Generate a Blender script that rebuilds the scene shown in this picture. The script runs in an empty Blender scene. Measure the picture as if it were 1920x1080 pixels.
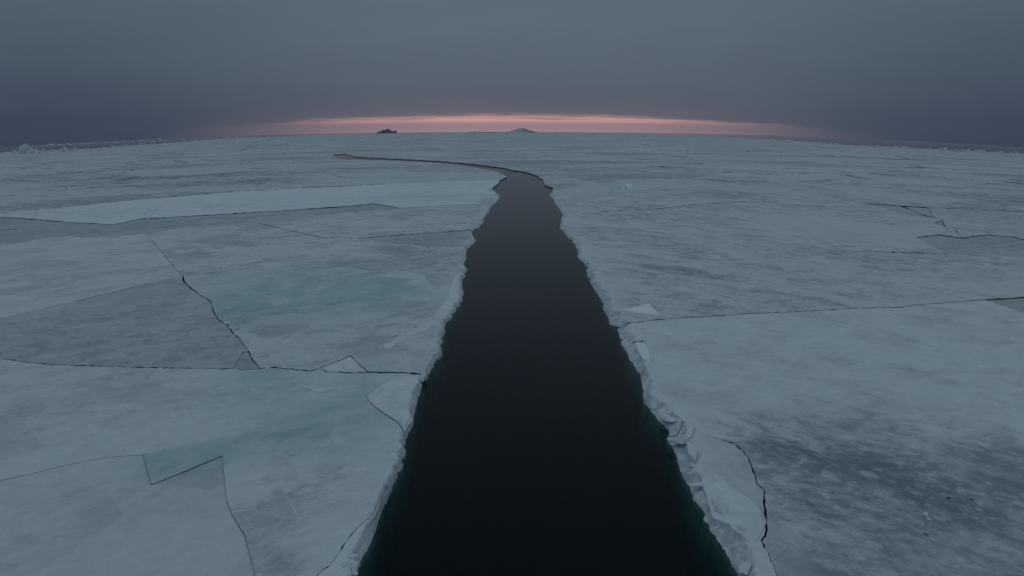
import bpy, bmesh, math, random
import numpy as np
from mathutils import Vector, noise
from mathutils.geometry import delaunay_2d_cdt

random.seed(7)
rng = np.random.default_rng(7)
scene = bpy.context.scene
COL = scene.collection

# ------------------------------------------------------------------ camera
CAM_H = 14.0            # a drone about 14 m above the ice
F = 1300.0              # focal length in pixels of a 1920 px wide frame
S = 0.5                 # how far the wide lens leans from rectilinear to equidistant
HORIZON = 246.0
def lens_theta(r):
    return (1 - S) * np.arctan(r / F) + S * r / F
PITCH = float(lens_theta(540.0 - HORIZON))
cam = bpy.data.cameras.new('camera')
cam.type = 'PANO'
cam.panorama_type = 'FISHEYE_LENS_POLYNOMIAL'
cam.sensor_width = 36.0
cam.sensor_fit = 'HORIZONTAL'
MM = 36.0 / 1920.0
_r = np.linspace(1, 1250, 400)
_A = np.stack([(_r * MM) ** k for k in (1, 2, 3, 4)], 1)
_k = np.linalg.lstsq(_A, lens_theta(_r), rcond=None)[0]
cam.fisheye_fov = math.radians(175)
cam.fisheye_polynomial_k0 = 0.0
cam.fisheye_polynomial_k1 = -float(_k[0])
cam.fisheye_polynomial_k2 = -float(_k[1])
cam.fisheye_polynomial_k3 = -float(_k[2])
cam.fisheye_polynomial_k4 = -float(_k[3])
cam.clip_start = 0.1
cam.clip_end = 80000.0
cam_o = bpy.data.objects.new('camera', cam)
cam_o.location = (0, 0, CAM_H)
cam_o.rotation_euler = (math.pi / 2 - PITCH, 0, 0)
COL.objects.link(cam_o)
scene.camera = cam_o

# ------------------------------------------------------------------ sky and light
world = bpy.data.worlds.new('World')
scene.world = world
world.use_nodes = True
scene.view_settings.view_transform = 'Standard'
scene.view_settings.look = 'None'
scene.view_settings.exposure = 0.0
scene.view_settings.gamma = 1.0
scene.view_settings.use_curve_mapping = False
scene.cycles.use_denoising = True
SUN_EL, SUN_AZ = math.radians(2.0), math.radians(0.0)   # behind the cloud, straight ahead (+Y)

class Nodes:
    """Small helper to write node trees in a line each."""
    def __init__(self, tree):
        self.t = tree
        tree.nodes.clear()
    def n(self, kind, **kw):
        nd = self.t.nodes.new(kind)
        for k, v in kw.items():
            setattr(nd, k, v)
        return nd
    def link(self, a, b):
        self.t.links.new(a, b)
    def put(self, sock, v):
        if isinstance(v, bpy.types.NodeSocket):
            self.t.links.new(v, sock)
        elif isinstance(v, (int, float)) and hasattr(sock.default_value, '__len__'):
            sock.default_value = (v, v, v, 1)[:len(sock.default_value)]
        else:
            sock.default_value = v
    def math(self, op, a, b=0.0, c=0.0, clamp=False):
        nd = self.n('ShaderNodeMath', operation=op, use_clamp=clamp)
        self.put(nd.inputs[0], a); self.put(nd.inputs[1], b); self.put(nd.inputs[2], c)
        return nd.outputs[0]
    def range(self, v, a, b, lo=0.0, hi=1.0, smooth=True):
        nd = self.n('ShaderNodeMapRange', interpolation_type='SMOOTHSTEP' if smooth else 'LINEAR')
        self.put(nd.inputs[0], v)
        for i, q in enumerate((a, b, lo, hi)):
            self.put(nd.inputs[1 + i], q)
        return nd.outputs[0]
    def mix(self, f, a, b, blend='MIX'):
        nd = self.n('ShaderNodeMix', data_type='RGBA', blend_type=blend, clamp_factor=True)
        self.put(nd.inputs[0], f)
        self.put(nd.inputs[6], a if isinstance(a, bpy.types.NodeSocket) else (*a, 1))
        self.put(nd.inputs[7], b if isinstance(b, bpy.types.NodeSocket) else (*b, 1))
        return nd.outputs[2]
    def ramp(self, f, stops):
        nd = self.n('ShaderNodeValToRGB')
        cr = nd.color_ramp
        while len(cr.elements) < len(stops):
            cr.elements.new(0.5)
        for e, (p, c) in zip(cr.elements, stops):
            e.position = p
            e.color = (*c, 1)
        self.put(nd.inputs[0], f)
        return nd.outputs[0]
    def noise(self, vec, scale, detail=4.0, rough=0.55, dist=0.0, typ='FBM'):
        nd = self.n('ShaderNodeTexNoise')
        self.put(nd.inputs['Vector'], vec)
        nd.inputs['Scale'].default_value = scale
        nd.inputs['Detail'].default_value = detail
        nd.inputs['Roughness'].default_value = rough
        nd.inputs['Distortion'].default_value = dist
        return nd.outputs['Fac']
    def mapping(self, vec, loc=(0, 0, 0), rot=0.0, scale=(1, 1, 1)):
        nd = self.n('ShaderNodeMapping')
        self.put(nd.inputs['Vector'], vec)
        nd.inputs['Location'].default_value = loc
        nd.inputs['Rotation'].default_value = (0, 0, rot)
        nd.inputs['Scale'].default_value = scale
        return nd.outputs[0]

def srgb(r, g, b):
    f = lambda c: (c / 255 / 12.92) if c <= 10 else ((c / 255 + 0.055) / 1.055) ** 2.4
    return (f(r), f(g), f(b))

w = Nodes(world.node_tree)
tc = w.n('ShaderNodeTexCoord').outputs['Generated']
sep = w.n('ShaderNodeSeparateXYZ'); w.link(tc, sep.inputs[0])
el = w.math('ARCSINE', sep.outputs[2])                     # elevation, radians
el = w.math('MULTIPLY', el, 180 / math.pi)                 # degrees
az = w.math('MULTIPLY', w.math('ARCTAN2', sep.outputs[0], sep.outputs[1]), 180 / math.pi)
# the stratus deck: bluish and dark low down, paler towards the zenith as an overcast sky is
elp = w.math('MULTIPLY', el, 1 / 90.0, clamp=True)
elp = w.math('POWER', elp, 0.5)                            # more room for the low sky
P = lambda d: math.sqrt(d / 90.0)
ahead = w.ramp(elp, [(0.0, srgb(80, 86, 102)), (P(1.8), srgb(83, 92, 107)), (P(4), srgb(87, 99, 111)), (P(7), srgb(90, 104, 115)),
                     (P(11), srgb(92, 106, 117)), (P(35), srgb(118, 132, 143)), (P(90), srgb(144, 159, 170))])
beside = w.ramp(elp, [(0.0, srgb(57, 68, 85)), (P(1.8), srgb(60, 72, 88)), (P(4), srgb(68, 80, 95)), (P(7), srgb(76, 90, 104)),
                      (P(11), srgb(83, 98, 110)), (P(35), srgb(112, 127, 138)), (P(90), srgb(144, 159, 170))])
away = w.range(w.math('ABSOLUTE', w.math('SUBTRACT', az, 2.0)), 6.0, 40.0, 0.0, 1.0)      # duller away from the set sun
deck = w.mix(away, ahead, beside)
# the deck is warmed just above the gap ahead
glow = w.math('MULTIPLY', w.range(w.math('ABSOLUTE', az), 4.0, 30.0, 1.0, 0.0), w.range(el, 3.8, 0.4, 0.0, 1.0))
deck = w.mix(w.math('MULTIPLY', glow, 0.62), deck, srgb(117, 104, 115))
cl_v = w.mapping(tc, scale=(1.0, 1.0, 5.0))
cl = w.noise(cl_v, 2.2, 5, 0.55, 0.4)
cl2 = w.noise(w.mapping(tc, scale=(1.0, 1.0, 20.0)), 5.0, 4, 0.5, 0.3)
deck = w.mix(1.0, deck, w.ramp(cl, [(0.3, (0.94, 0.945, 0.955)), (0.7, (1.055, 1.05, 1.04))]), 'MULTIPLY')
# the clear gap under the deck: clear-sky colours of a sun just at the horizon
sky = w.n('ShaderNodeTexSky', sky_type='NISHITA', sun_disc=False)
sky.sun_elevation = SUN_EL
sky.sun_rotation = SUN_AZ
sky.air_density = 2.0
sky.dust_density = 4.0
aza = w.math('ABSOLUTE', w.math('SUBTRACT', az, 1.0))
wob = w.math('MULTIPLY', w.math('SUBTRACT', cl2, 0.5), 1.1)
wob = w.math('ADD', wob, w.math('MULTIPLY', w.math('SUBTRACT', w.noise(w.mapping(tc, scale=(1.0, 1.0, 14.0)), 9.0, 5, 0.6, 0.6), 0.5), 0.7))
elw = w.math('ADD', el, wob)
gap_top = w.range(aza, 5.0, 32.0, 1.24, 0.34)
gap = w.range(w.math('SUBTRACT', gap_top, elw), -0.30, 0.26)
gap = w.math('MULTIPLY', gap, w.math('POWER', w.range(aza, 3.0, 32.0, 1.0, 0.0), 1.35))
band = w.ramp(w.math('MULTIPLY', el, 1 / 1.6, clamp=True),
              [(0.0, srgb(164, 137, 143)), (0.06, srgb(152, 130, 138)), (0.28, srgb(149, 127, 136)), (0.40, srgb(156, 130, 137)), (0.52, srgb(196, 150, 147)),
               (0.66, srgb(207, 156, 150)), (0.80, srgb(184, 140, 141)), (1.0, srgb(146, 118, 127))])
clear = w.mix(0.95, w.mix(1.0, sky.outputs[0], (0.05, 0.055, 0.07), 'MULTIPLY'), band)
streak = w.range(w.noise(w.mapping(tc, scale=(1.0, 1.0, 60.0)), 7.0, 4, 0.55, 0.5), 0.52, 0.68)
gap = w.math('MULTIPLY', gap, w.math('SUBTRACT', 1.0, w.math('MULTIPLY', w.math('MULTIPLY', streak, 0.75), w.range(el, 0.55, 1.0))))
total = w.mix(gap, deck, clear)
bg = w.n('ShaderNodeBackground'); w.link(total, bg.inputs[0]); bg.inputs[1].default_value = 1.0
wo = w.n('ShaderNodeOutputWorld'); w.link(bg.outputs[0], wo.inputs[0])

# the sun itself is under the horizon behind the cloud: the sky is the only light

# ------------------------------------------------------------------ picture <-> ice plane
_R = np.linspace(0, 2600, 6000)
_T = lens_theta(_R)
def at(px, py, z=0.3):
    """The point of the level plane z seen at a place of the 1920x1080 photograph."""
    dx, dy = px - 960.0, 540.0 - py
    r = math.hypot(dx, dy)
    th = float(lens_theta(r))
    s = math.sin(th) / r if r > 1e-9 else 0
    cx, cy, cz = dx * s, dy * s, math.cos(th)
    wy = cz * math.cos(PITCH) + cy * math.sin(PITCH)
    wz = -cz * math.sin(PITCH) + cy * math.cos(PITCH)
    wz = min(wz, -0.0008)
    k = (z - CAM_H) / wz
    return (cx * k, wy * k)
def pix(x, y, z=0.3):
    v = Vector((x, y, z - CAM_H)).normalized()
    cz = v.y * math.cos(PITCH) - v.z * math.sin(PITCH)
    cy = v.y * math.sin(PITCH) + v.z * math.cos(PITCH)
    th = math.acos(max(-1, min(1, cz)))
    r = float(np.interp(th, _T, _R))
    n = math.hypot(v.x, cy) or 1
    return (960 + r * v.x / n, 540 - r * cy / n)
def fbm(x, y, z=0.0, o=3):
    return noise.fractal(Vector((x, y, z)), 0.9, 2.1, o)

# ------------------------------------------------------------------ materials
def new_mat(name):
    m = bpy.data.materials.new(name)
    m.use_nodes = True
    return m, Nodes(m.node_tree)

def blob(t, pos, c, r, rot=0.0, stretch=1.0):
    """1 in the middle of a soft-edged patch of ground, 0 outside."""
    v = t.mapping(pos, loc=(0, 0, 0), rot=0, scale=(1, 1, 0))
    sub = t.n('ShaderNodeVectorMath', operation='SUBTRACT'); t.link(v, sub.inputs[0]); sub.inputs[1].default_value = (c[0], c[1], 0)
    rt = t.mapping(sub.outputs[0], rot=rot, scale=(1.0, 1.0, 1.0))
    sc = t.mapping(rt, scale=(1 / r, 1 / (r * stretch), 0))
    ln = t.n('ShaderNodeVectorMath', operation='LENGTH'); t.link(sc, ln.inputs[0])
    return t.range(ln.outputs['Value'], 0.35, 1.0, 1.0, 0.0)

def ice_material(name, snow, bare, rot, seed, gray=0.5, teal=(), dark=(), teal_col=(0.37, 0.57, 0.585), bump=0.5, patch_scale=0.045, spread=0.06, shards=0.5, stretch=0.5, pw=0.30, mw=1.0):
    m, t = new_mat(name)
    pos = t.n('ShaderNodeNewGeometry').outputs['Position']
    p0 = t.mapping(pos, loc=(seed * 13.1, seed * 7.7, 0), rot=rot, scale=(1, 1, 0))
    ps = t.mapping(p0, scale=(stretch, 1.0, 1.0))
    big = t.noise(ps, patch_scale, 8, 0.60, 0.7)
    mid = t.noise(t.mapping(p0, scale=(0.66, 1, 1)), 0.34, 9, 0.68, 0.5)
    fine = t.noise(t.mapping(p0, scale=(0.7, 1, 1)), 1.7, 7, 0.72, 0.3)
    grit = t.noise(p0, 8.0, 4, 0.75)
    mixv = t.math('ADD', t.math('MULTIPLY', big, 0.52), t.math('MULTIPLY', mid, 0.48))
    c0 = 0.56 - 0.12 * gray
    patch = t.range(mixv, c0 - spread, c0 + spread)
    # mottling with crisp little edges, strongest where the snow has been blown off
    m1 = t.range(t.noise(t.mapping(p0, loc=(3, 19, 0), scale=(0.7, 1, 1)), 0.75, 7, 0.66, 0.25), 0.485, 0.565)
    m2 = t.range(t.noise(t.mapping(p0, loc=(53, 7, 0), scale=(0.8, 1, 1)), 2.3, 6, 0.66, 0.2), 0.49, 0.58)
    f = t.math('ADD', t.math('MULTIPLY', patch, pw), t.math('MULTIPLY', t.math('MULTIPLY', m1, t.math('ADD', 0.17, t.math('MULTIPLY', patch, 0.33))), mw))
    f = t.math('ADD', f, t.math('MULTIPLY', m2, t.math('ADD', 0.13 * mw, t.math('MULTIPLY', patch, 0.27 * mw))), clamp=True)
    col = t.mix(f, snow, bare)
    # scratches: long thin pale lines left by drifting snow and old joints
    for ang, ofs in ((0.5, 11.0), (-0.35, 47.0), (1.35, 83.0)):
        ln = t.noise(t.mapping(t.mapping(p0, loc=(ofs, ofs, 0), rot=ang), scale=(0.10, 5.0, 1)), 0.8, 2, 0.5, 0.0)
        ln = t.math('MULTIPLY', t.range(ln, 0.70, 0.76), t.range(t.noise(t.mapping(p0, loc=(ofs, 0, 0)), 0.06, 3, 0.5), 0.50, 0.62))
        col = t.mix(t.math('MULTIPLY', ln, 0.30), col, tuple(min(1, c * 1.06) for c in snow))
    # old fragments frozen into the plate: angular cells of slightly different ice, some with a pale seam
    wv_ = t.n('ShaderNodeTexNoise'); t.link(p0, wv_.inputs['Vector']); wv_.inputs['Scale'].default_value = 0.25; wv_.inputs['Detail'].default_value = 3
    wadd = t.n('ShaderNodeVectorMath', operation='MULTIPLY_ADD'); t.link(wv_.outputs['Color'], wadd.inputs[0]); wadd.inputs[1].default_value = (0.5, 0.5, 0); t.link(p0, wadd.inputs[2])
    for sc_, thick, amt in ((0.10, 0.012, 0.35), (0.27, 0.02, 1.0)):
        v1 = t.n('ShaderNodeTexVoronoi', feature='F1'); t.link(wadd.outputs[0], v1.inputs['Vector']); v1.inputs['Scale'].default_value = sc_
        v2 = t.n('ShaderNodeTexVoronoi', feature='DISTANCE_TO_EDGE'); t.link(wadd.outputs[0], v2.inputs['Vector']); v2.inputs['Scale'].default_value = sc_
        bw = t.n('ShaderNodeSeparateColor'); t.link(v1.outputs['Color'], bw.inputs[0])
        here = t.range(t.noise(t.mapping(p0, loc=(9 + sc_, 77, 0)), 0.05, 3, 0.5), 0.42, 0.56)
        k = t.math('MULTIPLY', t.range(bw.outputs[0], 0.62, 0.64), t.math('MULTIPLY', here, 0.34 * shards * amt))
        col = t.mix(k, col, bare)
        k2 = t.math('MULTIPLY', t.range(bw.outputs[0], 0.16, 0.14), t.math('MULTIPLY', here, 0.45 * shards * amt))
        col = t.mix(k2, col, tuple(c * 1.06 for c in snow))
        seam = t.math('MULTIPLY', t.range(v2.outputs['Distance'], 0.0, thick, 1.0, 0.0), t.math('MULTIPLY', t.range(bw.outputs[1], 0.45, 0.5), t.math('MULTIPLY', here, 0.30 * shards * amt)))
        col = t.mix(seam, col, tuple(c * 1.1 for c in snow))
    # wind-packed snow left in feathery patches
    feather = t.range(t.noise(t.mapping(p0, loc=(31, 5, 0), scale=(0.6, 1, 1)), 0.17, 11, 0.70, 0.6), 0.555, 0.615)
    col = t.mix(t.math('MULTIPLY', feather, 0.40), col, tuple(min(1, c * 1.05) for c in snow))
    # fine grain: crusted snow and scoured ice
    gr = t.math('ADD', t.math('MULTIPLY', t.range(fine, 0.30, 0.70, -0.09, 0.07, smooth=False), 1.0), t.range(grit, 0.25, 0.75, -0.06, 0.06, smooth=False))
    gm = t.n('ShaderNodeCombineColor'); g1 = t.math('ADD', gr, 1.0)
    for q in range(3): t.link(g1, gm.inputs[q])
    col = t.mix(1.0, col, gm.outputs[0], 'MULTIPLY')
    for c, r, ro, st, k in teal:
        b = t.math('MULTIPLY', blob(t, pos, c, r, ro, st), t.range(t.noise(p0, 0.16, 6, 0.6, 0.8), 0.35, 0.65, 0.25, 1.0))
        col = t.mix(t.math('MULTIPLY', b, k), col, teal_col)
    wet = None
    for c, r, ro, st, k in dark:
        b = t.math('MULTIPLY', blob(t, pos, c, r, ro, st), k)
        sp = t.math('ADD', t.math('MULTIPLY', mid, 0.38), t.math('ADD', t.math('MULTIPLY', fine, 0.42), t.math('MULTIPLY', big, 0.20)))
        g = t.range(t.math('ADD', sp, t.math('MULTIPLY', b, 0.15)), 0.48, 0.74)
        g = t.math('MULTIPLY', g, t.range(b, 0.0, 0.5))
        col = t.mix(t.math('MULTIPLY', g, 0.82), col, (0.165, 0.205, 0.24))
        # frozen-in flecks of white ice
        for sc_, keep in ((0.9, 0.80), (2.2, 0.70), (5.0, 0.72)):
            vf = t.n('ShaderNodeTexVoronoi', feature='F1'); t.link(t.mapping(p0, scale=(0.75, 1, 1)), vf.inputs['Vector']); vf.inputs['Scale'].default_value = sc_
            vc = t.n('ShaderNodeSeparateColor'); t.link(vf.outputs['Color'], vc.inputs[0])
            dd = t.math('ADD', vf.outputs['Distance'], t.math('MULTIPLY', t.math('SUBTRACT', fine, 0.5), 0.5))
            sp2 = t.math('MULTIPLY', t.range(dd, 0.30, 0.20), t.range(vc.outputs[0], keep, keep + 0.02))
            col = t.mix(t.math('MULTIPLY', t.math('MULTIPLY', sp2, b), 0.42), col, (0.60, 0.67, 0.71))
        wet = g if wet is None else t.math('MAXIMUM', wet, g)
    at_ = t.n('ShaderNodeAttribute', attribute_name='rim')
    rimf = t.math('MULTIPLY', at_.outputs['Fac'], t.range(fine, 0.34, 0.60, 0.35, 1.0))
    col = t.mix(rimf, col, (0.74, 0.81, 0.845))
    # the sloping broken face down to the water: bare, greyer and streaked
    fa = t.n('ShaderNodeAttribute', attribute_name='face').outputs['Fac']
    fcol = t.mix(t.range(t.noise(t.mapping(pos, scale=(1, 1, 2.5)), 1.6, 6, 0.65, 0.6), 0.38, 0.62), (0.42, 0.49, 0.525), (0.66, 0.73, 0.765))
    col = t.mix(t.range(fa, 0.25, 0.75), col, fcol)
    oi = t.n('ShaderNodeObjectInfo')
    col = t.mix(1.0, col, oi.outputs['Color'], 'MULTIPLY')
    bs = t.n('ShaderNodeBsdfPrincipled')
    t.link(col, bs.inputs['Base Color'])
    rough = t.math('SUBTRACT', 0.75, t.math('MULTIPLY', f, 0.15))
    if wet is not None:
        rough = t.math('SUBTRACT', rough, t.math('MULTIPLY', wet, 0.2))
    t.link(rough, bs.inputs['Roughness'])
    bs.inputs['Specular IOR Level'].default_value = 0.2
    h = t.math('ADD', t.math('MULTIPLY', mid, 0.5), t.math('MULTIPLY', fine, 0.25))
    h = t.math('ADD', h, t.math('MULTIPLY', grit, 0.05))
    bp = t.n('ShaderNodeBump'); bp.inputs['Strength'].default_value = bump; bp.inputs['Distance'].default_value = 0.5
    t.link(h, bp.inputs['Height']); t.link(bp.outputs[0], bs.inputs['Normal'])
    o = t.n('ShaderNodeOutputMaterial'); t.link(bs.outputs[0], o.inputs[0])
    return m

def W(px, py):
    return at(px, py)

SNOW = (0.71, 0.765, 0.81)
BARE = (0.375, 0.415, 0.445)
tealL = [(W(560, 545), 17.0, 0.5, 1.0, 0.80), (W(600, 735), 8.5, 0.4, 0.8, 0.78), (W(640, 800), 6.0, 0.4, 0.8, 0.4), (W(345, 868), 3.6, 0.0, 0.7, 0.75), (W(470, 835), 4.0, 0.0, 0.6, 0.5)]
M_left = ice_material('ice_left_bank', SNOW, BARE, math.radians(-38), 1, 0.44, teal=tealL, shards=1.25)
M_lefts = ice_material('smooth_ice_left', SNOW, BARE, math.radians(-38), 8, 0.24, teal=tealL, shards=0.8, mw=0.55)
M_right = ice_material('ice_right_bank', SNOW, BARE, math.radians(42), 2, 0.34, shards=0.4,
                       dark=[(W(1290, 512), 9.0, math.radians(40), 0.35, 0.50), (W(1480, 560), 8.0, math.radians(40), 0.4, 0.50)])
M_rights = ice_material('smooth_ice_right', SNOW, BARE, math.radians(42), 9, 0.12, shards=0.3, mw=0.45,
                        dark=[(W(1560, 895), 9.5, math.radians(30), 0.6, 0.62), (W(1860, 1050), 20.0, math.radians(35), 0.85, 1.0)])
M_far = ice_material('ice_far_field', (0.67, 0.735, 0.78), (0.345, 0.39, 0.42), math.radians(4), 3, 0.34, bump=0.5, patch_scale=0.024, spread=0.045, stretch=0.5, pw=0.62)
M_gray = ice_material('grey_new_ice', (0.54, 0.605, 0.63), (0.35, 0.405, 0.425), math.radians(-30), 4, 0.6, bump=0.3, shards=0.4)
M_dull = ice_material('dull_ice', (0.61, 0.675, 0.70), (0.385, 0.435, 0.455), math.radians(-30), 7, 0.55, bump=0.4, shards=0.5)
M_teal = ice_material('blue_green_ice', (0.48, 0.60, 0.615), (0.36, 0.475, 0.49), math.radians(-38), 5, 0.5, bump=0.3)
M_white = ice_material('snow_covered_ice', (0.78, 0.845, 0.885), (0.58, 0.645, 0.68), math.radians(20), 6, 0.15, bump=0.4, shards=0.3)

def simple_ice(name, c1, c2, scale=2.0, rough=0.6, bump=0.4, spec=0.25):
    m, t = new_mat(name)
    pos = t.n('ShaderNodeNewGeometry').outputs['Position']
    a = t.noise(pos, scale, 6, 0.62, 0.5)
    col = t.mix(t.range(a, 0.3, 0.7), c1, c2)
    bs = t.n('ShaderNodeBsdfPrincipled')
    t.link(col, bs.inputs['Base Color'])
    bs.inputs['Roughness'].default_value = rough
    bs.inputs['Specular IOR Level'].default_value = spec
    bp = t.n('ShaderNodeBump'); bp.inputs['Strength'].default_value = bump; bp.inputs['Distance'].default_value = 0.12
    t.link(a, bp.inputs['Height']); t.link(bp.outputs[0], bs.inputs['Normal'])
    o = t.n('ShaderNodeOutputMaterial'); t.link(bs.outputs[0], o.inputs[0])
    return m
M_side = simple_ice('wet_ice_wall', (0.07, 0.11, 0.13), (0.14, 0.20, 0.225), 3.0, 0.35, 0.3, 0.4)  # wet ice, darkened further for the shade in cracks and under rims
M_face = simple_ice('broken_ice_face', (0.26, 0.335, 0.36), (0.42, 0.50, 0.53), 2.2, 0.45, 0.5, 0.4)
M_foot = simple_ice('submerged_ice', (0.09, 0.19, 0.20), (0.17, 0.29, 0.30), 1.2, 0.8, 0.3, 0.0)
M_block = simple_ice('broken_ice', (0.52, 0.60, 0.64), (0.72, 0.79, 0.82), 1.5, 0.6, 0.5)
M_slab = simple_ice('snowy_slab', (0.62, 0.69, 0.73), (0.76, 0.825, 0.86), 1.0, 0.65, 0.3)
M_bright = simple_ice('fresh_white_slab', (0.84, 0.89, 0.92), (0.90, 0.94, 0.96), 1.0, 0.65, 0.2)
M_hummock = simple_ice('ridge_ice', (0.58, 0.66, 0.70), (0.82, 0.88, 0.91), 0.25, 0.7, 0.5)
M_turq = simple_ice('turquoise_ice', (0.46, 0.86, 0.87), (0.56, 0.90, 0.91), 0.8, 0.4, 0.2, 0.4)
M_pale = simple_ice('pale_blue_ice', (0.80, 0.90, 0.96), (0.86, 0.94, 0.98), 0.8, 0.4, 0.2, 0.4)
M_berg = simple_ice('iceberg_ice', (0.30, 0.345, 0.385), (0.38, 0.425, 0.46), 0.02, 0.7, 0.4)  # contrast kept low in the colour to stand in for haze
M_bergpale = simple_ice('iceberg_snow', (0.46, 0.51, 0.55), (0.54, 0.585, 0.62), 0.02, 0.7, 0.4)  # paler tone for the left side of the peaked iceberg
M_rock = simple_ice('dark_islet', (0.10, 0.10, 0.11), (0.21, 0.205, 0.22), 0.06, 0.8, 0.5)  # rock lightened in its colour in place of haze

m, t = new_mat('sea_water')
pos = t.n('ShaderNodeNewGeometry').outputs['Position']
rip = t.math('ADD', t.math('MULTIPLY', t.noise(t.mapping(pos, scale=(1, 1.6, 0)), 0.9, 3, 0.5, 0.5), 0.6), t.math('MULTIPLY', t.noise(t.mapping(pos, scale=(1, 1, 0)), 0.09, 3, 0.5), 2.5))
bp = t.n('ShaderNodeBump'); bp.inputs['Strength'].default_value = 0.22; bp.inputs['Distance'].default_value = 0.03
t.link(rip, bp.inputs['Height'])
fr = t.n('ShaderNodeFresnel'); fr.inputs['IOR'].default_value = 1.14; t.link(bp.outputs[0], fr.inputs['Normal'])
gl = t.n('ShaderNodeBsdfGlossy'); gl.inputs['Roughness'].default_value = 0.11; gl.inputs['Color'].default_value = (1.0, 0.92, 0.95, 1)  # sunset pink put into the reflection colour as a warm tint
t.link(bp.outputs[0], gl.inputs['Normal'])
tr = t.n('ShaderNodeBsdfTransparent')
mx = t.n('ShaderNodeMixShader'); df = t.n('ShaderNodeBsdfDiffuse'); df.inputs['Color'].default_value = (0.0015, 0.008, 0.011, 1)   # the faint blue-green of the deep water itself
ads = t.n('ShaderNodeAddShader'); t.link(tr.outputs[0], ads.inputs[0]); t.link(df.outputs[0], ads.inputs[1])
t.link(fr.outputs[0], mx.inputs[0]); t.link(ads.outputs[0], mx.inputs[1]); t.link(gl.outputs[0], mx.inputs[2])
va = t.n('ShaderNodeVolumeAbsorption'); va.inputs['Color'].default_value = (0.05, 0.66, 0.64, 1); va.inputs['Density'].default_value = 1.5
o = t.n('ShaderNodeOutputMaterial'); t.link(mx.outputs[0], o.inputs[0]); t.link(va.outputs[0], o.inputs['Volume'])
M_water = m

# ------------------------------------------------------------------ object helpers
def mesh_obj(name, verts, faces, mats, parent=None, mat_idx=None, smooth=False):
    me = bpy.data.meshes.new(name)
    me.from_pydata([tuple(map(float, v)) for v in verts], [], faces)
    for mt in (mats if isinstance(mats, (list, tuple)) else [mats]):
        me.materials.append(mt)
    if mat_idx is not None:
        me.polygons.foreach_set('material_index', np.array(mat_idx, dtype=np.int32))
    if smooth:
        me.polygons.foreach_set('use_smooth', np.ones(len(faces), dtype=bool))
    me.update()
    ob = bpy.data.objects.new(name, me)
    COL.objects.link(ob)
    if parent is not None:
        ob.parent = parent
        ob.matrix_parent_inverse.identity()
        ob.location = -Vector(parent.location)
    return ob
def tag(o, label, cat, group=None):
    o['label'] = label
    o['category'] = cat
    o['kind'] = 'thing'
    if group:
        o['group'] = group
    return o
def structure(o):
    o['kind'] = 'structure'
    return o
def centre_origin(ob):
    """Move the origin of a world-space mesh to its middle at the waterline."""
    me = ob.data
    co = np.empty(len(me.vertices) * 3); me.vertices.foreach_get('co', co); co = co.reshape(-1, 3)
    c = (co.min(0) + co.max(0)) / 2; c[2] = co[:, 2].min() if False else 0.0
    me.vertices.foreach_set('co', (co - c).ravel())
    ob.location = c
    me.update()

# ------------------------------------------------------------------ water
B = 30000.0
wv = [(-B, -B, 0), (B, -B, 0), (B, B, 0), (-B, B, 0), (-B, -B, -30), (B, -B, -30), (B, B, -30), (-B, B, -30)]
wf = [(0, 1, 2, 3), (7, 6, 5, 4), (0, 4, 5, 1), (1, 5, 6, 2), (2, 6, 7, 3), (3, 7, 4, 0)]
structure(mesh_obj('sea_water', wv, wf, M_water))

# ------------------------------------------------------------------ tracing: the lead
RIGHT = [(625, 290), (647, 288), (665, 294), (705, 296), (728, 297), (773, 299), (840, 303), (873, 306), (907, 310), (940, 314), (963, 319), (990, 323),
         (1007, 329), (1018, 335), (1020, 343), (1022, 347), (1037, 352), (1036, 358), (1030, 364), (1040, 373), (1039, 378), (1049, 388), (1055, 400),
         (1052, 410), (1049, 425), (1058, 433), (1066, 443), (1076, 453), (1083, 464), (1085, 480), (1095, 488), (1103, 498), (1101, 510), (1106, 523),
         (1116, 540), (1127, 556), (1132, 567), (1137, 583), (1142, 597), (1150, 604), (1165, 607), (1158, 614), (1167, 630), (1170, 643), (1177, 655),
         (1183, 670), (1193, 685), (1202, 697), (1205, 712), (1206, 735), (1207, 747), (1217, 758), (1230, 772), (1245, 787), (1255, 797), (1251, 812),
         (1260, 825), (1268, 842), (1273, 860), (1280, 878), (1288, 893), (1297, 912), (1300, 925), (1318, 945), (1320, 960), (1335, 985), (1350, 1005),
         (1360, 1018), (1368, 1032), (1378, 1052), (1390, 1080), (1420, 1150), (1465, 1250)]
LEFT = [(625, 293), (640, 299), (730, 301), (760, 303), (810, 305), (857, 308), (880, 313), (907, 317), (930, 321), (945, 328), (950, 332), (938, 337),
        (933, 345), (922, 353), (935, 363), (936, 370), (928, 379), (921, 385), (917, 395), (906, 407), (907, 413), (900, 422), (887, 430), (886, 438),
        (892, 447), (886, 455), (877, 463), (874, 470), (875, 480), (870, 487), (873, 497), (878, 502), (871, 508), (873, 515), (866, 524), (866, 535),
        (867, 550), (868, 559), (855, 572), (853, 580), (845, 592), (835, 603), (833, 620), (831, 633), (827, 645), (829, 660), (818, 667), (813, 680),
        (805, 692), (797, 702), (790, 708), (788, 722), (786, 733), (782, 745), (778, 763), (775, 782), (768, 798), (760, 814), (756, 809), (760, 821),
        (755, 828), (761, 836), (758, 846), (751, 852), (756, 861), (735, 899), (721, 930), (714, 950), (705, 976), (692, 1009), (674, 1040),
        (670, 1056), (665, 1080), (648, 1120), (610, 1200)]

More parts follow.
